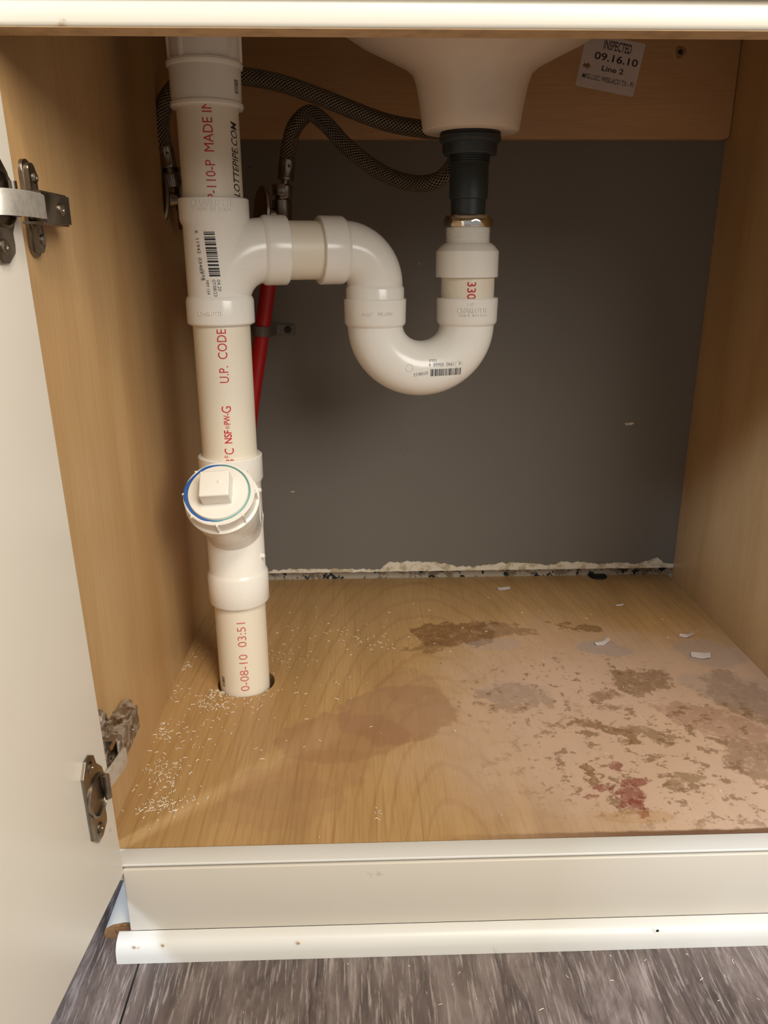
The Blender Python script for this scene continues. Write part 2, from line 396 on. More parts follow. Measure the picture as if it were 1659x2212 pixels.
# ------------------------------------------------------------------ setting: wall and floor
def grid_wall():
    bm = bmn(); box(bm, -1.1, 1.6, YW, YW+.012, .0168, 1.3)
    w = obj('wall_back', bm, 'grey'); tag(w, None, kind='structure')
    bm = bmn(); box(bm, -1.1, 1.6, YW+.0155, YW+.05, ZF-.02, 1.3); obj('exposed_plaster', bm, 'plaster', w)
    # torn paper lip along the lower edge of the painted wall
    bm = bmn(); N = 360; lo, hi = [], []
    hump = [(.0033, .003), (.03, .004), (.08, .0035), (.14, .002), (.150, .011), (.18, .0125), (.215, .0105), (.245, .004), (.27, .005), (.30, .009), (.335, .008), (.36, .004), (.375, .009), (.405, .008), (.425, .005), (.45, .007), (.475, .004), (.49, .010), (.5, .013), (.51, .005), (.5222, .004)]
    for i in range(N+1):
        x = XL+.012 + (XR-XL-.012)*i/N; hgt = .0015
        for (a, b), (c, d) in zip(hump, hump[1:]):
            if a <= x <= c: hgt = b+(d-b)*(x-a)/(c-a)
        hgt = max(.0006, hgt + noise.noise(Vector((x*140, 0, 0)))*.0022 + noise.noise(Vector((x*520, 3, 0)))*.0012)
        lo.append((x, .0160+noise.noise(Vector((x*90, 9, 0)))*.0008)); hi.append((x, .0168+hgt))
    f0 = [[bm.verts.new((x, y, z)) for x, z in row] for row, y in ((lo, YW-.0016), (hi, YW-.0012), (hi, YW+.001), (lo, YW+.001))]
    for a, b in zip(f0, f0[1:]):
        for i in range(N): bm.faces.new((a[i], a[i+1], b[i+1], b[i]))
    obj('torn_paper_edge', bm, 'torn', w)
grid_wall()
wall = bpy.data.objects['wall_back']
for (px_, py_, a_, b_) in ((1358, 916, .0050, .0022), (633, 1062, .0022, .0009), (905, 570, .0012, .0008)):
    c = on(px_, py_, 1, YW); bm = bmn()
    prism(bm, [(a_*cos(t)*(1+.35*sin(3*t+px_)), b_*sin(t)*(1+.4*cos(2*t))) for t in [2*pi*i/14 for i in range(14)]], .0005, frame((c.x, YW+.0001, c.z), (0, -1, 0), (1, 0, .1)))
    obj('paint_chip', bm, 'torn', wall, smooth=False)
bm = bmn(); box(bm, -1.3, 1.8, -1.9, YW+.03, ZF-.01, ZF); tag(obj('floor', bm, 'floor'), None, kind='structure')

# ------------------------------------------------------------------ the cabinet
cab = root('cabinet', (.226, 0, ZF), 'cream painted sink base cabinet with maple veneer inside and its door open', 'cabinet')
bm = bmn(); box(bm, XL-.0165, XL, YF-.0005, YW-.0004, -.016, .62, bev=.0006); obj('side_panel', bm, 'maple_v', cab)
bm = bmn(); box(bm, XR, XR+.0165, YF-.0005, YW-.0004, -.016, .62, bev=.0006); obj('side_panel', bm, 'maple_v', cab)
# bottom panel with the round pipe hole
bm = bmn(); hx, hy, hr = .0010, .0010, .0272; N = 96; x0, x1, y0, y1 = XL, XR, YF, YW+.0145
ang = [2*pi*i/N for i in range(N)] + [atan2(yy-hy, xx-hx) % (2*pi) for xx in (x0, x1) for yy in (y0, y1)]; ang = sorted(set(ang)); N = len(ang)
def outer(a):
    c, s = cos(a), sin(a); t = min([((x1 if c > 0 else x0)-hx)/c if abs(c) > 1e-9 else 9, ((y1 if s > 0 else y0)-hy)/s if abs(s) > 1e-9 else 9]); return (hx+c*t, hy+s*t)
T = [[], [], [], []]
for a in ang:
    ci = (hx+hr*cos(a)*1.03, hy+hr*sin(a)); oo = outer(a)
    for k, (q, z) in enumerate(((oo, -.0156), (oo, 0), (ci, 0), (ci, -.0156))): T[k].append(bm.verts.new((q[0], q[1], z)))
for k in range(4):
    for i in range(N): bm.faces.new((T[k][i], T[k][(i+1) % N], T[(k+1) % 4][(i+1) % N], T[(k+1) % 4][i]))
obj('bottom_panel', bm, 'deck', cab)
# rear mounting rail with rounded lower right corner
bm = bmn(); rx1 = XR-.0006
pts = [(XL+.0004, .62), (XL+.0004, ZR), (rx1-.006, ZR)]+[(rx1-.006+.006*sin(t), ZR+.006-.006*cos(t)) for t in (.4, .8, 1.2, pi/2)]+[(rx1, .62)]
prism(bm, pts, .0125, frame((0, YW-.0002, 0), (0, -1, 0), (1, 0, 0)), bev=.0005)
rail = obj('mounting_rail', bm, 'maple_h', cab)
YR = YW-.0127
c = on(1470, 112, 1, YR); bm = bmn()
lathe(bm, [(.0058, 0), (.0052, .0004), (.0030, .0005), (.0024, .0002), (.0001, .0002)], frame(c, (0, -1, 0)), 24, rfun=lambda a, z, r: r*(1+.12*sin(3*a+1)))
for f in bm.faces:
    if f.calc_center_median().y > c.y-.00045 and (f.calc_center_median()-c).length < .0027: f.material_index = 1
obj('screw_hole', bm, ['particle', 'rubber'], rail)
# white strip (frame), toe board, top rail, upper front
bm = bmn(); box(bm, XL+.002, .62, YO, YF-.0006, -.0022, 0, bev=.0008); box(bm, XL+.002, .62, YO+.003, YF-.0006, -.016, -.0020); obj('bottom_rail', bm, 'white', cab)
bm = bmn(); box(bm, -.0522, .62, YO-.0010, YO+.0025, -.0580, -.0034, bev=.0010); kick = obj('toe_board', bm, 'kick', cab)
bm = bmn(); box(bm, -.0518, -.0480, YO+.02, YW-.03, ZF, -.0165); obj('base_panel', bm, 'kick', cab)
bm = bmn(); box(bm, XR, XR+.012, YO+.0035, YW-.03, ZF, -.0165); obj('base_panel', bm, 'kick', cab)
bm = bmn()
prof = [(YO+.0165, .620), (YO+.0165, ZTOP), (YO+.0006, ZTOP-.0002), (YO-.0004, ZTOP+.0006), (YO-.0010, ZTOP+.0022), (YO-.0010, ZTOP+.0100), (YO+.0008, ZTOP+.0125), (YO+.0022, ZTOP+.0135), (YO+.0022, .620)]
prism(bm, prof, .80, frame((-.15, 0, 0), (1, 0, 0), (0, 1, 0))); tr = obj('top_rail', bm, ['rail'], cab, angle=40)
bm = bmn(); box(bm, -.15, .65, YO+.0004, YO+.0165, ZTOP-.00035, ZTOP+.0002); obj('underside_shade', bm, 'tan', cab)  # thin sheet, brownish shade and bounce under the rail put into its colour
bm = bmn()
prof = [(YO+.004, .619), (YO+.002, ZTOP+.0150), (YO-.0015, ZTOP+.0142), (YO-.0045, ZTOP+.0150), (YO-.0062, ZTOP+.0175), (YO-.0065, .619)]
prism(bm, prof, .80, frame((-.15, 0, 0), (1, 0, 0), (0, 1, 0))); obj('upper_front', bm, 'rail', cab, angle=40)

# door: swings about its hinge edge at the frame; its inner face is what we see
DA, DT = radians(4.6), radians(1.15)
door_m = Matrix.Translation((-.0515, YO+.0005, -.0075)) @ Matrix.Rotation(-DT, 4, 'Y') @ Matrix.Rotation(-DA, 4, 'Z')
# local: face at x=0, body towards -x, width along -y, height along +z
bm = bmn(); box(bm, -.0185, 0, -.296, 0, 0, .525, bev=.0016)
bmesh.ops.transform(bm, matrix=door_m, verts=bm.verts); door = obj('door', bm, 'door', cab)

def stadium(w, h, r, k=8):
    p = []
    for cx_, cy_, a0 in ((w/2-r, h/2-r, 0), (-w/2+r, h/2-r, pi/2), (-w/2+r, -h/2+r, pi), (w/2-r, -h/2+r, 3*pi/2)):
        for i in range(k+1): a = a0+pi/2*i/k; p.append((cx_+r*cos(a), cy_+r*sin(a)))
    return p
def screw(bm, o, nrm, r=.0034, mi=0):
    lathe(bm, [(r, 0), (r, .0006), (r*.75, .0014), (r*.3, .0014), (r*.22, .0006)], frame(o, nrm), 20, mi)
def hinge(zc, dirty):
    h = bpy.data.objects.new('hinge', None); h.empty_display_size = .01; COL.objects.link(h); h.location = (XL, -.19, zc); h.parent = cab
    h.matrix_parent_inverse = cab.matrix_world.inverted(); bpy.context.view_layer.update()
    met = 'rusty' if dirty else 'steel'
    AD = Matrix.Translation((.013, -.0045, 0)) @ Matrix.Diagonal((1.10, 1.25, 1.05, 1)) if dirty else Matrix()
    ay, az = (.013, -.0045) if dirty else (0, 0)
    W_ = frame((XL, -.2065, zc), (1, 0, 0), (0, 1, 0))      # local x = +Y, y = +Z, z = +X (into the cabinet)
    # winged mounting plate on the side panel
    bm = bmn()
    prism(bm, stadium(.0150, .0520, .0066), .0022, W_, bev=.0006)
    prism(bm, stadium(.0110, .0180, .004), .0050, W_ @ Matrix.Translation((0, .0150, 0)), bev=.001)
    prism(bm, stadium(.0110, .0180, .004), .0050, W_ @ Matrix.Translation((0, -.0150, 0)), bev=.001)
    prism(bm, stadium(.040, .0120, .003), .0040, W_ @ Matrix.Translation((.014, 0, 0)), bev=.001)
    obj('mounting_plate', bm, met, h)
    for dz in (-.0165, .0165):
        bm = bmn(); screw(bm, (XL+.0050, -.2050, zc+dz), (1, 0, 0), .0031); obj('screw', bm, 'steel', h)
    # U-shaped arm along the panel: top plate, two cheeks and prongs
    bm = bmn(); x0 = XL+.0042
    A = [(-.0240, -.0074), (-.0180, -.0082), (.0200, -.0078), (.0200, .0078), (-.0180, .0082), (-.0240, .0074)]
    prism(bm, A, .0016, W_ @ AD @ Matrix.Translation((.006, 0, .0130)), bev=.0005)
    for s in (-1, 1):
        pr = [(-.0180, .0030), (.030, .0030), (.0345, .0040), (.0355, .0080), (.0320, .0105), (.0255, .0130), (-.0180, .0142)]
        bm2 = frame((XL, -.2065+ay, zc+az+s*(.0100 if dirty else .0080)-.0007), (0, 0, 1), (0, 1, 0))  # local x=Y, y=-X
        prism(bm, [(a, -b) for a, b in pr], .0014, bm2)
    obj('arm', bm, met, h)
    bm = bmn(); screw(bm, (XL+.0146, -.1960+ay, zc+az), (1, 0, 0), .0036); obj('adjusting_screw', bm, 'steel', h)
    # bright link bridging from arm to cup
    bm = bmn()
    path = [(-.2760, XL+.0095), (-.2720, XL+.0150), (-.2640, XL+.0180), (-.2520, XL+.0195), (-.2380, XL+.0190), (-.2260, XL+.0170)]
    if dirty: path = [(-.2700, XL+.0095), (-.2640, XL+.0145), (-.2500, XL+.0182), (-.2370, XL+.0205), (-.2290, XL+.0222), (-.2200, XL+.0222)]
    th = .0022; outl = [(y, x) for y, x in path]+[(y, x-th) for y, x in path[::-1]]
    prism(bm, outl, .0125, frame((0, 0, zc-.00625), (0, 0, 1), (0, 1, 0)) @ Matrix.Scale(-1, 4, (0, 1, 0)), bev=.0008)
    obj('link', bm, 'bright', h, angle=45)
    # cup plate screwed to the door
    dm = door_m
    loc = dm.inverted() @ Vector((-.056, -.264, zc+.002)); D = dm @ Matrix.Translation((0, loc.y, loc.z)) @ frame((0, 0, 0), (1, 0, 0), (0, 1, 0))
    bm = bmn()
    # outline: round cup flange with two screw wings above and below
    pts = [(-.0150, .0215), (-.0085, .0300), (-.002, .0305), (.0030, .0270), (.0035, .0200), (.0110, .0130), (.0140, .002), (.0120, -.010), (.0060, -.0160), (.0075, -.0220), (.0065, -.0260), (-.001, -.0310), (-.0085, -.0310), (-.0150, -.024)]
    prism(bm, pts, .0020, D, bev=.0006)
    lathe(bm, [(.0140, .0018), (.0140, .0036), (.0128, .0042), (.0122, .0030), (.0122, .0021)], D @ Matrix.Translation((-.001, 0, 0)), 40)
    lathe(bm, [(.0022, -.0085), (.0022, .0085)], frame(D @ Vector((.0075, 0, .0050)), (0, 0, 1)), 16)
    obj('cup_plate', bm, 'steel', h)
    nn = (D.to_3x3() @ Vector((0, 0, 1)))
    for s in (-1, 1):
        bm = bmn(); screw(bm, D @ Vector((-.0040, s*.0230, .0018)), nn, .0040); obj('cup_screw', bm, 'steel', h)
hinge(.4285, False)
hinge(.0745, True)

# shoe mouldings (painted quarter round)
def qr(w, h, k=8): return [(0, 0), (0, h)] + [(w*sin(pi/2*i/k), h*(.22+.78*cos(pi/2*i/k))) for i in range(k+1)][0:] + [(w, 0)]
bm = bmn(); pts = [(0, 0), (0, .0172), (.0040, .0172), (.0085, .0152), (.0112, .0115), (.0122, .0070), (.0122, 0)]
prism(bm, pts, .68, frame((-.0600, YO-.0012, ZF+.0002), (1, 0, 0), (0, -1, 0)) @ Matrix.Scale(-1, 4, (0, 1, 0)))
tr1 = tag(obj('trim_1', bm, 'white', angle=50), None, kind='structure')
for px_, py_ in ((645, 2037), (1420, 2010), (290, 2046), (352, 2042)):
    c = on(px_, py_, 1, YO-.0132); bm = bmn(); lathe(bm, [(.0012, 0), (.0010, .0003), (.0001, .0003)], frame((c.x, YO-.0134, c.z), (0, -1, 0)), 14); obj('nail_hole', bm, 'rubber' if px_ > 1000 else 'tan', tr1)
bm = bmn(); prism(bm, [(x*1.9, y*.86) for x, y in pts], .45, frame((-.0519, -.2330, ZF+.0002), (0, 1, 0), (-1, 0, 0)))
for f in bm.faces:
    f.material_index = 0
bmesh.ops.recalc_face_normals(bm, faces=bm.faces)
for f in bm.faces:
    if f.normal.y < -.9: f.material_index = 1
tag(obj('trim_2', bm, ['white', 'particle'], angle=50), None, kind='structure')

# unseen counter slab, added to block light from above the cabinet
bm = bmn(); box(bm, -.15, .66, YO-.012, YW-.0005, .6205, .645, bev=.002)
tag(obj('countertop', bm, 'white'), 'unseen white counter slab added to block light above the sink bowl', 'countertop')

# ------------------------------------------------------------------ sink
SX, SY = .2150, .0480
bm = bmn()
prof = [(.0001, .5030), (.0400, .5030), (.0412, .5042), (.0428, .515), (.0448, .528), (.0468, .538), (.0500, .5475), (.058, .5540), (.075, .5625), (.098, .5735), (.120, .5870), (.138, .603), (.150, .6195)]
lathe(bm, prof, frame((SX, SY, 0), (0, 0, 1)), 96)
sink = obj('sink', bm, 'porcelain', angle=50); tag(sink, 'underside of the off-white porcelain sink bowl above the black tailpiece', 'sink')

# ------------------------------------------------------------------ black drain tailpiece
TX, TY = .2150, .0500
def zc(px, py): return on(px, py, 1, TY-.02).z
tail = root('sink_tailpiece', (TX, TY, .44), 'black plastic drain tailpiece hanging from the sink into the chrome nut', 'drain tailpiece')
V = frame((TX, TY, 0), (0, 0, 1))
bm = bmn(); lathe(bm, [(.0235, .5032), (.0258, .5030), (.0262, .5005), (.0250, .4995)], V, 64); obj('gasket', bm, 'rubber', tail)
bm = bmn(); lathe(bm, [(.020, .5000), (.0262, .5000), (.0266, .4990), (.0266, .4965), (.0250, .4948), (.0236, .4940), (.0232, .4862), (.0222, .4850), (.018, .4850)], V, 72,
    rfun=lambda a, z, r: r*(1+(.018*max(0, cos(a*8))**6 if z < .495 and r > .02 else 0)))
obj('lock_nut', bm, 'black', tail)
bm = bmn(); pr = [(.0155, .4855)]
z = .4850
while z > .4775: pr += [(.0176, z), (.0176, z-.0009), (.0166, z-.0012), (.0166, z-.0017)]; z -= .0019
pr += [(.0169, .4770), (.0169, .4500), (.0166, .4496), (.0153, .4492), (.0151, .4300)]
lathe(bm, pr, V, 64); 
tb = obj('tube', bm, 'black', tail)

# ------------------------------------------------------------------ white drain assembly
drain = root('drain_pipe', (0, 0, -.03), 'white PVC drain stack with side tee, P-trap and front cleanout', 'drain pipe')
def part(name, bm, mats=('pvc', 'redink', 'blackink', 'greyink', 'fadedink'), angle=32): return obj(name, bm, list(mats) if not isinstance(mats, str) else mats, drain, angle)
V0 = frame((0, 0, 0), (0, 0, 1))
PM = ('pipe', 'redink', 'blackink', 'greyink', 'fadedink')
# upper pipe
bm = bmn(); lathe(bm, [(R, .440), (R, .530)], V0)
merge(bm, glyphs('P-110-P  MADE IN', .0700, .0076, bold=.0), wrap(0, 0, R, 8, .4800, 'up'), 1)
merge(bm, glyphs('CHARLOTTEPIPE.COM', .0740, .0076, shear=.25, bold=.006), wrap(0, 0, R, 62, .4650, 'up'), 2)
part('pipe', bm, PM)
# top coupling and ribbed vent cap
bm = bmn(); lathe(bm, [(R, .5120), (.0275, .5122), (.0284, .5135), (.0284, .5155), (.0272, .5170), (.0276, .5400), (.0290, .5410), (.0296, .5428), (.0290, .5445), (.0275, .5450)], V0)
merge(bm, barcode(.010, .0050, 9, 14), wrap(0, 0, .0276, 66, .5260, 'down'), 3)
part('top_coupling', bm)
bm = bmn(); lathe(bm, [(.020, .5440), (.0262, .5442), (.0266, .5455), (.0276, .62), (.020, .62)], V0, 96,
    rfun=lambda a, z, r: r+(.0014 if (a*9/(2*pi)) % 1 < .10 and r > .021 else 0)+(.0012 if (a/(2*pi)*4.5) % 1 < .5 and r > .021 else 0)); part('ribbed_adapter', bm)

# sanitary tee: straight body, hubs, long-sweep branch
ARM = Vector((cos(radians(17)), sin(radians(17)), 0)); ARMZ = .4070
def A3(s, z=0): return Vector((ARM.x*s, ARM.y*s, z))
RB = .0262
bm = bmn()
lathe(bm, [(R, .4468), (.0274, .4470), (RH, .4462), (RH, .4315), (.0276, .4285), (RB, .4262), (RB, .3712), (.0276, .3695), (RH, .3670), (RH, .3492), (.0275, .3480), (R, .3480)], V0)
rb_ = .0400; pc = []
for i in range(25):
    t = pi/2*i/24; pc.append(A3(rb_-rb_*cos(t), ARMZ-rb_+rb_*sin(t)))
pc = [A3(0, ARMZ-rb_-.02)] + pc
sweep(bm, pc, [RB-.0008]*5+[RB]*(len(pc)-5), 56)
lathe(bm, [(RB, 0), (RH-.0004, .0022), (RH, .0036), (RH, .0205), (RH-.0008, .0215), (R, .0217)], frame(A3(.0368, ARMZ), ARM), 72)
merge(bm, barcode(.0350, .0088, 3, 30), wrap(0, 0, RB, 1, .4035, 'down', lean=-.07), 2)
merge(bm, glyphs('6  11942  03463  5', .0380, .0030), wrap(0, 0, RB, -22, .4030, 'down', lean=-.07), 2)
merge(bm, glyphs('028A', .0085, .0028), wrap(0, 0, RB, -17, .3880, 'down', lean=-.07), 3)
merge(bm, glyphs('MM 154', .0110, .0028), wrap(0, 0, RB, -10, .3785, 'down', lean=-.07), 2)
merge(bm, glyphs('07/08/23', .0130, .0028), wrap(0, 0, RB, 2, .3780, 'down', lean=-.07), 2)
merge(bm, glyphs('04.20', .0090, .0028), wrap(0, 0, RB, 10, .3800, 'down', lean=-.07), 2)
merge(bm, glyphs('CHARLOTTE', .0330, .0048, extrude=.0007), wrap(0, 0, RH, 8, .4425, 'flat', 0), 0)
merge(bm, glyphs('MADE IN U.S.A.', .0300, .0030, extrude=.0006), wrap(0, 0, RH, 8, .4378, 'flat', 0), 0)
merge(bm, glyphs('CHARLOTTE', .0200, .0035, extrude=.0006), wrap(0, 0, RH, -8, .3580, 'flat', 0), 0)
part('tee', bm)
# horizontal nipple
bm = bmn(); lathe(bm, [(R, 0), (R, .040)], frame(A3(.052, ARMZ), ARM)); part('nipple', bm, PM)
# elbow
ES = .0868
P0 = A3(ES, ARMZ); rel = .0297; ZE = ARMZ-rel
bm = bmn()
lathe(bm, [(R, 0), (RH-.0006, .0002), (RH, .0010), (RH, .0195), (RH-.0006, .0212), (RB, .0230)], frame(P0, ARM), 72)
pe = [A3(ES+.0215+rel*sin(t), ARMZ-rel+rel*cos(t)) for t in [pi/2*i/24 for i in range(25)]]
sweep(bm, pe, RB-.0014, 56)
TL = A3(ES+.0215+rel); 
lathe(bm, [(RB-.0016, ZE+.0005), (RB-.0004, ZE-.0018), (RB, ZE-.0030), (RB, .355)], frame(TL, (0, 0, 1)), 72)
part('elbow', bm)
# trap bend
bm = bmn()
TRv = Vector((TX+.0018, TY+.0015, 0)); UD = (TRv-TL); UW = UD.length; UD.normalize(); ru = UW/2; ZU = .3425; SQ = .93; UC = (TL+TRv)/2
for q in (TL, TRv):
    lathe(bm, [(R+.0008, .3660), (RH-.0012, .3662), (RH-.0003, .3652), (RH-.0007, .3452), (RH-.0015, .3432), (RB-.0008, ZU-.0008)], frame(q, (0, 0, 1)), 72)
pu = [UC + UD*(-ru*cos(t)) + Vector((0, 0, ZU-ru*sin(t)*SQ)) for t in [pi*i/48 for i in range(49)]]
rt_ = RB-.0010
sweep(bm, pu, rt_, 56)
UN = Vector((UD.y, -UD.x, 0))        # towards the viewer
from mathutils.bvhtree import BVHTree
bend_tree = BVHTree.FromBMesh(bm)
def torus(u0_, z0_, rot, off=.00016):
    """lay a flat decal on the front of the bend"""
    def fn(c):
        cr, sr = cos(radians(rot)), sin(radians(rot)); u = u0_+c.x*cr-c.y*sr; z = z0_+c.x*sr+c.y*cr
        o = UC + UD*u + Vector((0, 0, z)); hit = bend_tree.ray_cast(o + UN*.1, -UN)[0]
        return (hit if hit else o) + UN*(off+c.z)
    return fn
merge(bm, barcode(.0300, .0064, 5, 34), torus(.0175, .3020, 181), 2)
merge(bm, glyphs('6  11942  03668  4', .0290, .0030), torus(.0170, .3090, 181), 3)
merge(bm, glyphs('036A', .0070, .0025), torus(.0060, .3125, 181), 3)
merge(bm, glyphs('07/08/23', .0130, .0028), torus(-.0050, .3010, 188), 3)
for (u, z) in ((-.0155, .3065), (.0300, .3088)):
    ringb = bmn(); k = 28
    vo = [ringb.verts.new((.0036*cos(2*pi*i/k), .0036*sin(2*pi*i/k), 0)) for i in range(k)]; vi = [ringb.verts.new((.0031*cos(2*pi*i/k), .0031*sin(2*pi*i/k), .0003)) for i in range(k)]
    vc = [ringb.verts.new((.0026*cos(2*pi*i/k), .0026*sin(2*pi*i/k), -.0001)) for i in range(k)]
    for i in range(k):
        j = (i+1) % k; ringb.faces.new((vo[i], vo[j], vi[j], vi[i])); ringb.faces.new((vi[i], vi[j], vc[j], vc[i]))
    merge(bm, ringb, torus(u, z, 0), 0)
RQ = RH-.0005
merge(bm, glyphs('CHARLOTTE', .0270, .0045, extrude=.0008), wrap(TRv.x, TRv.y, RQ, 4, .3562, 'flat', 0), 0)
merge(bm, glyphs('MADE IN U.S.A.', .0260, .0022, extrude=.0006), wrap(TRv.x, TRv.y, RQ, 6, .3520, 'flat', 0), 0)
merge(bm, glyphs('1 1/2', .0060, .0028, extrude=.0006), wrap(TRv.x, TRv.y, RQ, 0, .3615, 'flat', 0), 0)
merge(bm, glyphs('NSF', .0085, .0030, extrude=.0006), wrap(TL.x, TL.y, RQ, -14, .3540, 'flat', 0), 0)
merge(bm, glyphs('PVC-DWV', .0130, .0030, extrude=.0006), wrap(TL.x, TL.y, RQ, 18, .3540, 'flat', 0), 0)
part('trap_bend', bm)
# riser pipe above the trap, slip-joint adapter, chrome nut
VR = frame(TRv, (0, 0, 1))
bm = bmn(); lathe(bm, [(R, .355), (R, .392)], VR)
merge(bm, glyphs('4 330', .0235, .0080, bold=.012), wrap(TRv.x, TRv.y, R, 1, .3772, 'down'), 1)
part('riser_pipe', bm, PM)
bm = bmn(); VA = frame((TX+.0005, TY+.0005, 0), (0, 0, 1))
pr = [(R, .3838), (RH-.0004, .3840), (RH-.0002, .3850), (RH-.0002, .4062), (RH-.001, .4070), (.0245, .4105), (.0212, .4130), (.0196, .4135)]
z = .4142
while z < .4262: pr += [(.0190, z), (.0199, z+.0006), (.0199, z+.0009), (.0190, z+.0015)]; z += .0019
pr += [(.0190, .4275), (.0155, .4280)]
lathe(bm, pr, VA, 72); part('slip_joint_adapter', bm)
bm = bmn()
lathe(bm, [(.0155, .4262), (.0205, .4260), (.0216, .4268), (.0220, .4282), (.0220, .4330), (.0214, .4340), (.0208, .4348), (.0206, .4356), (.0196, .4364), (.0155, .4364), (.0155, .4262)], VA, 96, caps=False,
      rfun=lambda a, z, r: r if r < .0200 or z > .4335 else r*min(1, .985/max(.9, cos(((a+.2) % (pi/4))-pi/8))))
tag(part('slip_nut', bm, 'chrome'), 'chrome slip nut')

# middle pipe, wye with cleanout, bottom pipe
bm = bmn(); lathe(bm, [(R, .222), (R, .356)], V0)
merge(bm, glyphs('U.P.  CODE  I', .0510, .0078), wrap(0, 0, R, 8, .3265, 'up'), 1)
merge(bm, glyphs('3°C', .0130, .0085), wrap(0, 0, R, 8, .2378, 'up'), 1)
merge(bm, glyphs('NSF', .0115, .0066, bold=.02), wrap(0, 0, R, 8, .2545, 'up'), 1)
merge(bm, glyphs('®', .0034, .0034), wrap(0, 0, R, 8, .2630, 'up'), 1)
merge(bm, glyphs('PW-', .0095, .0056, bold=.015), wrap(0, 0, R, 8, .2700, 'up'), 1)
merge(bm, glyphs('G', .0058, .0080), wrap(0, 0, R, 8, .2782, 'up'), 1)
part('pipe', bm, PM)
AZ = radians(3); BD = Vector((-sin(AZ)*.7071, -cos(AZ)*.7071, .7071)); BC = Vector((0, 0, .1608)); 
bm = bmn()
lathe(bm, [(R, .2335), (.0274, .2337), (RH, .2328), (RH, .2120), (.0268, .2085), (RB, .2070), (RB, .1240), (.0272, .1222), (RH, .1190), (RH, .1075), (RH, .0930), (.0275, .0915), (R, .0914)], V0)
lathe(bm, [(RB-.0006, .002), (RB-.0004, .022), (.0266, .0240), (.0278, .0340), (.0290, .0420), (.0297, .0470), (.0298, .0600), (.0280, .0605)], frame(BC, BD), 72)
for (z_, w) in ((.2020, .0022), (.1385, .0022)):
    lathe(bm, [(w, -.002), (w, .0022), (w*.7, .0028)], frame((RB*cos(radians(-20)), RB*sin(radians(-20)), z_), (cos(radians(-20)), sin(radians(-20)), 0)), 16)
ar = bmn(); av = [ar.verts.new(q) for q in ((-.0022, -.0085, 0), (.0022, -.0085, 0), (.0016, .001, .0012), (.0030, .001, .0010), (0, .0075, .0006), (-.0030, .001, .0010), (-.0016, .001, .0012))]; ar.faces.new(av)
merge(bm, ar, wrap(0, 0, RB, 78, .1750, 'flat', .0006), 0)
part('cleanout_wye', bm)
F = frame(BC + BD*.0600, BD, (1, 0, 0)) @ Matrix.Diagonal((.965, .965, 1, 1))
bm = bmn()
def rib(a, z, r): return r+(.0018 if r > .0300 and ((a*8/(2*pi)) % 1) < .055 and z > .0005 else 0)
lathe(bm, [(.0290, -.004), (.0324, -.0030), (.0332, -.0018), (.0332, -.0004), (.0308, .0006), (.0310, .0110), (.0314, .0128), (.0304, .0136), (.0278, .0136), (.0268, .0128)], F, 144, rfun=rib)
part('cleanout_adapter', bm)
# primer ring and threaded plug with a square head
n = NT('blue_green_primer'); a_ = n.n('ShaderNodeTexGradient', gradient_type='RADIAL'); 
sx = n.n('ShaderNodeSeparateXYZ'); n.l(n.tc.outputs['Object'], sx.inputs[0])
bl = n.step(n.math('ADD', sx.outputs[0], n.math('MULTIPLY', n.noise(90, 4), .012)), -.006, .012)
M['blueprimer'] = n.fin(n.mix(bl, srgb(40, 96, 170), srgb(110, 168, 160)), .4)
FP = F @ Matrix.Translation((-.0006, .0000, .0136))
bm = bmn()
lathe(bm, [(.0270, -.012), (.0268, .0002), (.0260, .0016), (.0240, .0020), (.0001, .0020)], FP, 72, caps=False)
box(bm, -.0130, .0130, -.0125, .0125, .0010, .0175, bev=.0016, mat=FP @ Matrix.Rotation(radians(2), 4, 'Z'))
lathe(bm, [(.0018, .0173), (.0016, .0181), (.0006, .0185)], FP @ Matrix.Translation((.0045, .0010, 0)), 16)
plug = part('cleanout_plug', bm); tag(plug, 'square-headed white cleanout plug ringed with blue primer')
bm = bmn(); lathe(bm, [(.0268, -.0006), (.0274, .0007), (.0288, .0005), (.0294, -.0004)], FP, 72, caps=False,
    rfun=lambda a, z, r: r if r < .0278 else .0275+(r-.0275)*(.35+.65*abs(noise.noise(Vector((cos(a)*1.6, sin(a)*1.6, 5))))*2+.75*max(0, -cos(a))))
part('primer_ring', bm, 'blueprimer')
bm = bmn(); lathe(bm, [(R, -.055), (R, .105)], V0)
merge(bm, glyphs('0-08-10  03:51  1', .0860, .0082), wrap(0, 0, R, 9, .0480, 'up'), 4)
merge(bm, barcode(.011, .0045, 12, 12), wrap(0, 0, R, -48, .0110, 'down'), 3)
part('pipe', bm, PM)

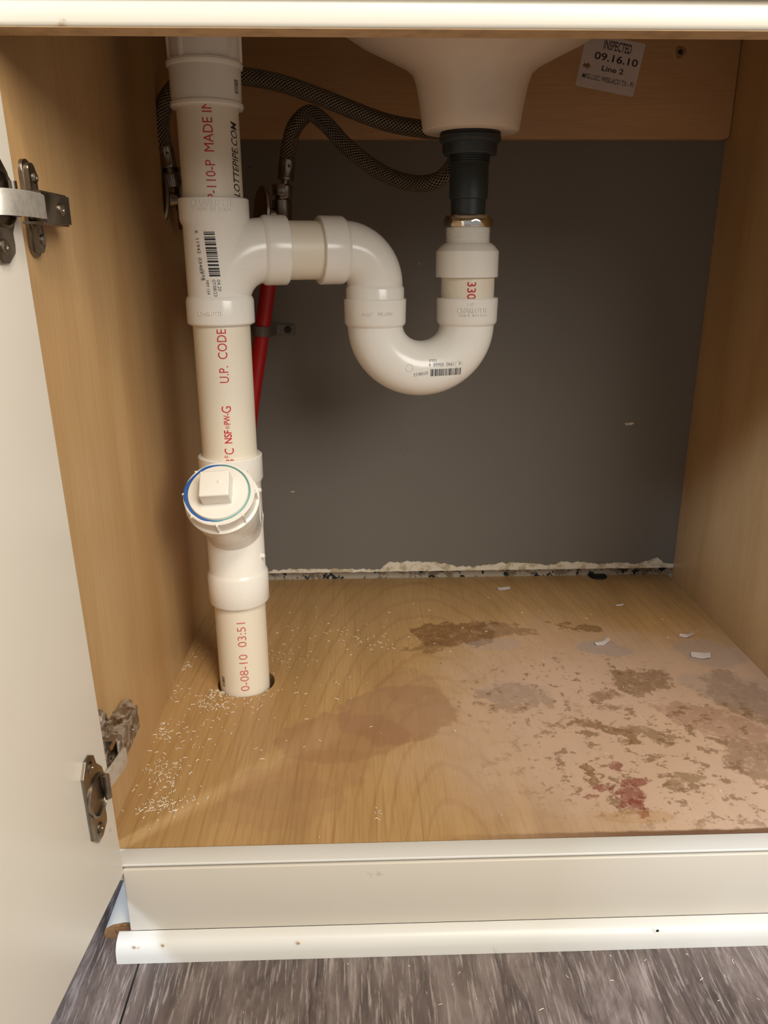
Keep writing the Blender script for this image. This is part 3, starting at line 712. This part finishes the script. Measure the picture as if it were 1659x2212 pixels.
# ------------------------------------------------------------------ supply tubing, valves, hoses
def hexr(a, z, r): return r*min(1, .93/max(.5, cos((a % (pi/3))-pi/6)))
def valve(name, base, label, withhandle, mirror=1):
    o = root(name, base, label, 'valve', 'angle stop valves'); b = Vector(base); Vv = frame(b, (0, 0, 1))
    bm = bmn(); lathe(bm, [(.0085, -.028), (.0085, -.010), (.0098, -.008), (.0098, .014), (.0070, .015), (.0070, .019)], Vv, 36, rfun=lambda a, z, r: hexr(a, z, r) if z > -.009 and z < .0145 else r)
    lathe(bm, [(.0062, -.004), (.0062, .011), (.0072, .0112), (.0072, .018)], frame(b, (-mirror, -.35, 0)), 24); obj('valve_body', bm, 'valve', o)
    bm = bmn(); lathe(bm, [(.0086, .0185), (.0092, .0195), (.0092, .0280), (.0086, .0290), (.006, .0292)], Vv, 36, rfun=hexr); obj('compression_nut', bm, 'valve', o)
    d = Vector((-mirror, -.75, .1)).normalized(); c = b+d*.0225
    bm = bmn(); Hm = frame(c, d, (0, 0, 1))
    sc = Matrix.Diagonal((1.42, .82, 1, 1))
    lathe(bm, [(.0001, -.0015), (.0120, -.0025), (.0165, -.0010), (.0178, .0010), (.0170, .0032), (.0140, .0040), (.0060, .0026), (.0001, .0024)], Hm @ sc, 48, caps=False)
    lathe(bm, [(.0045, -.006), (.0045, 0)], Hm, 20)
    obj('handle', bm, 'valve', o); return o
VB = Vector((.0465, .165, 0)); vb = on(609, 440, 1, .165); vz = on(612, 428, 1, .165).z-.012
valve('shutoff_valve', (vb.x, .165, vz-.004), 'chrome shutoff valve with oval handle between the stack and the trap arm', True)
vl = on(400, 432, 1, .150)
valve('shutoff_valve', (vl.x, .150, vl.z), 'chrome shutoff valve mostly hidden behind the left side of the stack', True)

def hose(P, ferr_dir, label):
    o = root('supply_hose', P[0], label, 'hose', 'braided supply hoses')
    pts = spline(P, 12); bm = bmn(); sweep(bm, pts, .0078, 28, uv=True); obj('braided_sleeve', bm, 'braid', o)
    t = (pts[0]-pts[1]).normalized(); Fm = frame(pts[0]-t*.006, t)
    bm = bmn(); lathe(bm, [(.0074, -.002), (.0082, -.001), (.0082, .003), (.0078, .004), (.0078, .014), (.0083, .015), (.0080, .0175), (.0050, .018)], Fm, 36, rfun=lambda a, z, r: r*(1+.04*cos(a*8)) if .003 < z < .0145 else r); obj('crimp_ferrule', bm, 'valve', o)
    bm = bmn(); lathe(bm, [(.0040, .017), (.0040, .022), (.0076, .0222), (.0084, .0232), (.0084, .0335), (.0078, .0345), (.004, .0346)], Fm, 36, rfun=lambda a, z, r: hexr(a, z, r) if r > .007 else r); obj('coupling_nut', bm, 'valve', o)
    return o
def pp(lst): return [on(x, y, 1, Y) for x, y, Y in lst]
hose(pp([(619, 362, .165), (623, 325, .165), (636, 275, .164), (668, 245, .160), (704, 268, .154), (755, 322, .146), (828, 375, .136), (895, 396, .126), (945, 390, .116), (975, 362, .118), (992, 320, .130), (1000, 260, .148), (1003, 200, .178), (1005, 150, .200)]), None,
     'braided steel supply hose looping over the right valve and sagging to the tailpiece')
hose(pp([(359, 336, .135), (350, 290, .135), (351, 245, .135), (368, 200, .135), (405, 170, .135), (465, 158, .132), (530, 165, .130), (600, 178, .130), (680, 205, .126), (755, 235, .122), (830, 263, .118), (900, 277, .114), (960, 281, .112), (1010, 268, .108), (1045, 220, .120), (1052, 170, .160), (1055, 130, .200)]), None,
     'braided steel supply hose passing behind the stack and across below the sink bowl')
# red tubing with strap
pr_ = on(580, 612, 1, .205); pb = on(541, 905, 1, .222)
d = (pr_-pb); pts = spline([pr_+d*.35+Vector((.002, -.02, 0)), pr_+d*.12, pr_, (pr_+pb)/2, pb, Vector((pb.x-.014, YW-.016, .12)), Vector((pb.x-.020, YW-.013, .03)), Vector((pb.x-.021, YW-.013, .0005))], 8)
bm = bmn(); sweep(bm, pts, .0083, 28); red = obj('water_tube', bm, 'redpex'); tag(red, 'red plastic water tube on the grey wall behind the white stack', 'tube')
pl_ = on(432, 800, 1, .205)
bc = on(588, 714, 1, .215); cst = root('pipe_clamp', bc, 'grey strap clamp screwed to the wall over the red tube', 'clamp')
bm = bmn(); k = 12; ax = (pr_-pb).normalized()
cx_ = pr_ + (pb-pr_)*((pr_.z-bc.z)/(pr_.z-pb.z))
path = [(-.030, YW-.0008), (-.0135, YW-.0008)]+[(-.0095*cos(t), cx_.y-.0095*sin(t)) for t in [pi*i/k for i in range(k+1)]]+[(.0135, YW-.0030), (.027, YW-.0008), (.034, YW-.0008)]
a = [[bm.verts.new((cx_.x+u, y+oy, cx_.z+z-.06*u)) for u, y in path] for oy, z in ((0, -.0055), (0, .0055), (-.0016, .0055), (-.0016, -.0055))]
for i in range(4):
    for j in range(len(path)-1): bm.faces.new((a[i][j], a[i][j+1], a[(i+1) % 4][j+1], a[(i+1) % 4][j]))
for j in (0, -1): bm.faces.new([a[i][j] for i in range(4)])
obj('strap', bm, 'clamp', cst)
bm = bmn(); screw(bm, (cx_.x+.026, YW-.0026, cx_.z-.0015), (0, -1, 0), .0042); obj('screw', bm, 'rubber', cst)

# ------------------------------------------------------------------ inspection sticker on the rear rail
BLc = on(1242, 185, 1, YR); BRc = on(1367, 210, 1, YR); ex = (BRc-BLc).normalized(); ez = Vector((-ex.z, 0, ex.x)); LW, LH = (BRc-BLc).length, .0505
LO = BLc - Vector((0, .0004, 0))
bm = bmn(); prism(bm, stadium(LW, LH, .0015, 3), .00025, frame(LO+ex*LW/2+ez*LH/2, (0, -1, 0), ex))
def lab(u, v): return lambda c: LO + ex*(u*LW+c.x) + ez*(v*LH+c.y) + Vector((0, -.0004, 0))
merge(bm, glyphs('INSPECTED', .0300, .0088, bold=.012), lab(.56, .845), 1)
merge(bm, glyphs('09.16.10', .0470, .0072, bold=.018), lab(.58, .62), 1)
merge(bm, glyphs('Line 2', .0235, .0052, bold=.018), lab(.56, .415), 1)
merge(bm, glyphs('MFG LOC: WESLACO TX - P1', .0560, .0048, bold=.008), lab(.52, .215), 1)
sm = bmn(); sv = [sm.verts.new((.0040*(1+.4*sin(3.1*i))*cos(i*2*pi/14), .0024*(1+.5*cos(2.3*i))*sin(i*2*pi/14), 0)) for i in range(14)]; sm.faces.new(sv); merge(bm, sm, lab(.12, .40), 2)
tag(obj('inspection_label', bm, ['paper', 'blackink', 'particle'], smooth=False), 'pale paper inspection sticker dated 09.16.10, stuck askew on the rear rail', 'label')

# ------------------------------------------------------------------ loose bits on the bottom panel
def scrap(px, py, w, h, rot, curl, label, mat='paper', cy=0):
    c = on(px, py, 2, 0); bm = bmn(); k = 8; rnd = random.Random(px); rows = []
    for i in range(k+1):
        row = []
        for j in range(5):
            u = (i/k-.5)*w; v = (j/4-.5)*h*(1-.45*abs(i/k-.5)*rnd.uniform(.6, 1.4)); z = .0006+curl*max(0, u/w+.1)**2*4
            row.append(Vector((u, v, z)))
        rows.append(row)
    Rm = Matrix.Translation((c.x, c.y, .0002)) @ Matrix.Rotation(rot, 4, 'Z'); layers = []
    for dz in (0, .0005): layers.append([[bm.verts.new(Rm @ (q+Vector((0, 0, dz)))) for q in row] for row in rows])
    for L_ in layers:
        for i in range(k):
            for j in range(4): bm.faces.new((L_[i][j], L_[i+1][j], L_[i+1][j+1], L_[i][j+1]))
    a, b = layers
    for i in range(k):
        bm.faces.new((a[i][0], a[i+1][0], b[i+1][0], b[i][0])); bm.faces.new((a[i][4], a[i+1][4], b[i+1][4], b[i][4]))
    for j in range(4):
        bm.faces.new((a[0][j], a[0][j+1], b[0][j+1], b[0][j])); bm.faces.new((a[k][j], a[k][j+1], b[k][j+1], b[k][j]))
    tag(obj('paper_scrap', bm, mat, smooth=False), label, 'scrap', 'torn paper scraps on the cabinet bottom')
M['scrap'] = plain('torn_grey_paper', (216, 208, 206), .7, var=.03)
scrap(1513, 1418, .019, .013, -.35, .0016, 'largest pale torn paper scrap, folded edge, near the right cabinet side', 'scrap')
scrap(1482, 1376, .014, .008, -.5, .0045, 'curled pale paper scrap just behind the largest scrap near the right side', 'scrap')
scrap(1300, 1392, .015, .007, .1, .0040, 'curled cream paper scrap lying on the grey stain in the middle right', 'scrap')
scrap(1088, 1273, .016, .008, .1, .0008, 'flat pale paper scrap near the back wall', 'scrap')
scrap(1338, 1309, .009, .004, .0, .0010, 'tiny pale flake alone between the back wall and the grey stain', 'scrap')
# dark half disc at the rear edge of the bottom panel
c = on(1294, 1249, 2, 0); bm = bmn(); lathe(bm, [(.0001, .0), (.0118, .0), (.0120, .0008), (.0112, .0016), (.0001, .0018)], frame((c.x, c.y+.0065, .0001), (0, 0, 1)), 40, caps=False)
tag(obj('rubber_disc', bm, 'rubber'), 'dark rubber disc half tucked under the rear wall on the cabinet bottom', 'disc')

# white plastic shavings: far too many to count
n = NT('shaving_plastic'); M['shave'] = n.fin(srgb(230, 220, 198), .5)
bm = bmn(); rnd = random.Random(3)
def shaving(x, y, z=0, sc=1):
    L_ = rnd.uniform(.0012, .0042)*sc; w = rnd.uniform(.00016, .00032)*sc; a = rnd.uniform(0, 2*pi); curl = rnd.uniform(-420, 420)/sc; k = 5; prev = None; hz = rnd.uniform(.0001, .0012)
    px_, py_ = x, y
    for i in range(k+1):
        nx, ny = -sin(a)*w, cos(a)*w; zz = z+.0003+hz*abs(sin(pi*i/k+a))
        cur = [bm.verts.new((px_-nx, py_-ny, zz)), bm.verts.new((px_, py_, zz+w*1.2)), bm.verts.new((px_+nx, py_+ny, zz))]
        if prev:
            for q in range(3): bm.faces.new((prev[q], prev[(q+1) % 3], cur[(q+1) % 3], cur[q]))
        prev = cur; px_ += cos(a)*L_/k; py_ += sin(a)*L_/k; a += curl*L_/k
def okp(x, y): return XL+.002 < x < XR-.003 and YF+.002 < y < YW-.004 and (x-hx)**2+(y-hy)**2 > .0285**2
for (px_, py_, sx_, sy_, cnt) in [(475, 1497, .005, .004, 70), (470, 1520, .012, .008, 50), (545, 1497, .010, .005, 40), (395, 1440, .006, .006, 45), (370, 1500, .006, .010, 45), (345, 1590, .008, .012, 50), (350, 1660, .008, .006, 50), (360, 1690, .009, .008, 45),
                              (350, 1740, .008, .006, 60), (370, 1730, .014, .012, 40), (400, 1600, .012, .03, 50), (450, 1560, .03, .02, 40), (500, 1520, .02, .01, 45), (620, 1420, .02, .015, 45), (700, 1370, .03, .02, 45), (800, 1395, .02, .01, 40), (430, 1400, .01, .02, 30), (600, 1500, .03, .02, 22),
                              (310, 1750, .008, .006, 14), (700, 1560, .06, .06, 12), (813, 1765, .002, .006, 8), (690, 1815, .003, .001, 3), (1200, 1500, .15, .10, 45), (1000, 1350, .15, .06, 40)]:
    c = on(px_, py_, 2, 0)
    for _ in range(int(cnt*.8)):
        x, y = rnd.gauss(c.x, sx_), rnd.gauss(c.y, sy_)
        if okp(x, y): shaving(x, y, 0, 1)
tag(obj('plastic_shavings', bm, 'shave', smooth=False), 'fine white plastic shavings scattered on the cabinet bottom around the pipe', 'shavings', kind='stuff')
bm = bmn()
for _ in range(46):
    x, y = rnd.uniform(-.02, .48), -.26-abs(rnd.gauss(0, .03))
    c = on(x*1000, 2080, 2, ZF) if False else None
    if x > .15 or rnd.random() < .25: shaving(x, y, ZF, .9)
tag(obj('floor_shavings', bm, 'shave', smooth=False), 'few white shavings on the grey plank floor before the shoe moulding', 'shavings', kind='stuff')
